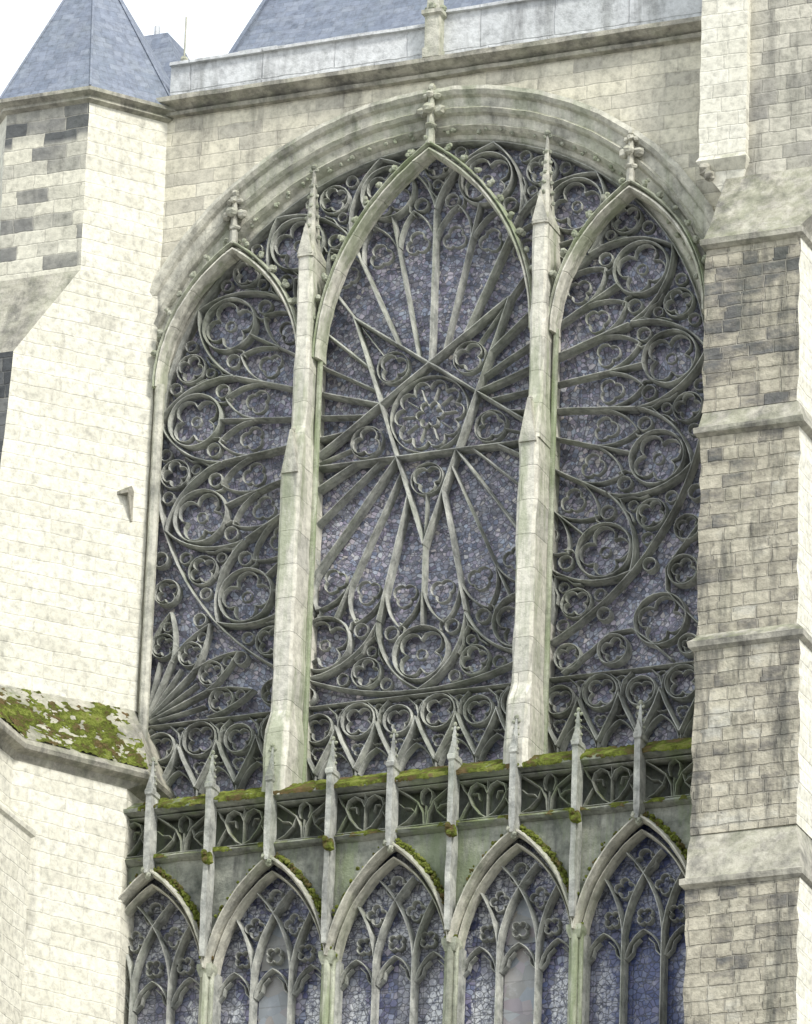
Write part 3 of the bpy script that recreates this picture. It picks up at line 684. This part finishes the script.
for n in range(2, 10):
    c = copy_tree(qs[n % 2]); c.location.x = (n-4.5)*1.235; c['label'] = pl2(n)

# lower windows: three lights with intersecting tracery
names = ['leftmost of the five lower pointed windows, beside the pale left buttress', 'second lower pointed window from the left, with a plain grey blank light', 'third and central lower pointed window, with lavender blue stained glass', 'fourth lower pointed window from the left, with a plain grey blank light', 'rightmost of the five lower pointed windows, deep blue glass beside the brown buttress']
LH = -11.85
for n in range(5):
    x = (n-2)*BW
    t = thing('lancet_window', names[n], 'window', (x, -.9, -20), 'row of lower pointed windows')
    mb = MB(); mb.v = [(x-1.22, -.54, -20), (x+1.22, -.54, -20), (x+1.22, -.54, -9.0), (x-1.22, -.54, -9.0)]; mb.f = [(0, 1, 2, 3)]
    gl = mb.build('glass', M['gblue'], t)
    hd = sh(pointed(1.235, HH+.04, 14, .22), x, ZS)
    mb = MB(); mb.bar(hd, -1.05, .105, .32); mb.bar(sh(pointed(1.13, HH-.18, 14, .22), x, ZS), -.85, .06, .3); hood = mb.build('hood_arch', M['arch'], t)
    mb = MB()
    for a, b in zip(hd, hd[1:]):
        for q in range(30):
            s = rnd.random(); px, pz = a[0]+(b[0]-a[0])*s, a[1]+(b[1]-a[1])*s
            rt = px > x+.04
            if rnd.random() > (.9 if (rt and pz > -10.6) else .1): continue
            l = math.hypot(b[0]-a[0], b[1]-a[1]); nx, nz = -(b[1]-a[1])/l, (b[0]-a[0])/l; o_ = rnd.uniform(.04, .15)
            mb.blob((px+nx*o_, rnd.uniform(-1.12, -.98), pz+nz*o_), rnd.uniform(.02, .042))
    moss(mb, hood)
    zi = ZS-.1; half = pointed(1.17, HH-.1, 16, .15)[:17]
    main = pointed(1.17, HH-.05, 40, .22)[:41]
    def xmax(y):   # inner half width of the main arch at height y above ZS
        if y <= 0: return 1.17
        for (xa, y1), (xb, y2) in zip(main, main[1:]):
            if y <= y2: return -(xa+(xb-xa)*(y-y1)/max(1e-6, y2-y1))
        return 0
    for s in (-1, 1):
        mb = MB(); mb.bar([(x+s*1.14, -20), (x+s*1.14, -15), (x+s*1.14, ZS)], -.8, .09, .4); mb.build('jamb', M['trac'], t)
        mb = MB(); mb.bar([(x+s*.39, -20), (x+s*.39, -15), (x+s*.39, zi)], -.72, .065, .3); mb.build('mullion', M['trac'], t)
        mb = MB()
        for dr_, YY in ((1, -.724), (-1, -.716)):
            L = []
            for (a, b) in half:
                off = (a+1.17)*(-s*dr_)
                px = s*.39+off
                if abs(px) > xmax(b+zi-ZS)-.02: break
                L.append((x+px, zi+b))
            if len(L) > 2: mb.bar(L, YY, .056, .28)
        mb.build('intersecting_arch', M['trac'], t)
    for cc in (-.78, 0, .78):
        mb = MB(); mb.bar(sh(pointed(.35, .55, 9, .1), x+cc, LH), -.68, .04, .2)
        for e in (-1, 1): mb.bar([(x+cc+e*.35, LH), (x+cc+e*.23, LH+.13), (x+cc+e*.2, LH+.27), (x+cc+e*.08, LH+.39)], -.66, .028, .14)
        mb.bar(foil((x+cc*.82, LH+.82), .17, 4, PI/4), -.67, .028, .16, True)
        mb.build('light_head', M['trac'], t)
    mb = MB(); mb.bar(foil((x, -9.95), .22, 3, PI/2), -.7, .032, .18, True)
    mb.bar(foil((x-.4, -10.45), .2, 4), -.69, .028, .16, True); mb.bar(foil((x+.4, -10.45), .2, 4), -.69, .028, .16, True)
    mb.build('head_tracery', M['trac'], t)
    if n in (1, 3):
        lp = sh(pointed(.34, .53, 6, .1), x, LH); gp = [(x+.34, -20), (x-.34, -20)]+lp
        mb = MB(); mb.v = [(a, -.56, b) for a, b in gp]; mb.f = [tuple(range(len(gp)))]; o = mb.build('blank_light', M['gpale'], t); o['label'] = 'plain grey blank light'
        mb = MB(); mb.v = [(a, -.555, b) for a, b in sh(pointed(.33, .95, 8, .2), x, -11.25)]; mb.f = [tuple(range(len(mb.v)))]; o = mb.build('blank_head', M['gpale'], t); o['label'] = 'plain grey blank window head'
cl = [(v-1.5)*BW for v in range(0, 4)]
for i, x in enumerate(cl):
    mb = MB(); mb.col(x, -1.06, .07, -20, -11.3); mb.col(x-.09, -.98, .05, -20, -11.3); mb.col(x+.09, -.98, .05, -20, -11.3)
    mb.loft([[(x+a*q, -1.0+b*q, z) for a, b in ((-1, -1), (1, -1), (1, 1), (-1, 1))] for q, z in ((.1, -11.45), (.15, -11.3), (.15, -11.2))])
    tag(mb.build('window_column', M['shaft'], None, (x, -1, -20)), 'slim clustered column between lower windows, %s of four from the left' % ordn[i], 'column', 'columns between the lower windows')
mb = MB(); mb.box(-6, 8, -1.2, 0, -H, -20); tag(mb.build('base_wall', M['wall'], None, (0, -.6, -H)), 'plain stone wall under the lower windows down to the pavement', 'wall')

# ------------------------------------------------------------------ light
w = bpy.data.worlds.new('World'); scene.world = w; w.use_nodes = True
nt = w.node_tree; bg = nt.nodes['Background']
sky = nt.nodes.new('ShaderNodeTexSky'); sky.sky_type = 'NISHITA'; sky.sun_disc = False
EL, RT = R_(45), R_(122)
sky.sun_elevation = EL; sky.sun_rotation = RT; sky.air_density = 1.5; sky.dust_density = 4
mx = nt.nodes.new('ShaderNodeMix'); mx.data_type = 'RGBA'; mx.inputs[0].default_value = .8
nt.links.new(sky.outputs[0], mx.inputs[6]); mx.inputs[7].default_value = (11.0, 11.6, 12.2, 1)
nt.links.new(mx.outputs[2], bg.inputs[0]); bg.inputs[1].default_value = .15
sd = bpy.data.lights.new('sun', 'SUN'); so = bpy.data.objects.new('sun', sd); COL.objects.link(so)
sd.energy = 3.7; sd.angle = R_(11); sd.color = (1, .965, .9)
dv = Vector((math.cos(EL)*math.sin(RT), math.cos(EL)*math.cos(RT), math.sin(EL)))
so.rotation_euler = dv.to_track_quat('Z', 'Y').to_euler()
scene.view_settings.view_transform = 'Standard'; scene.view_settings.look = 'None'; scene.view_settings.exposure = 0
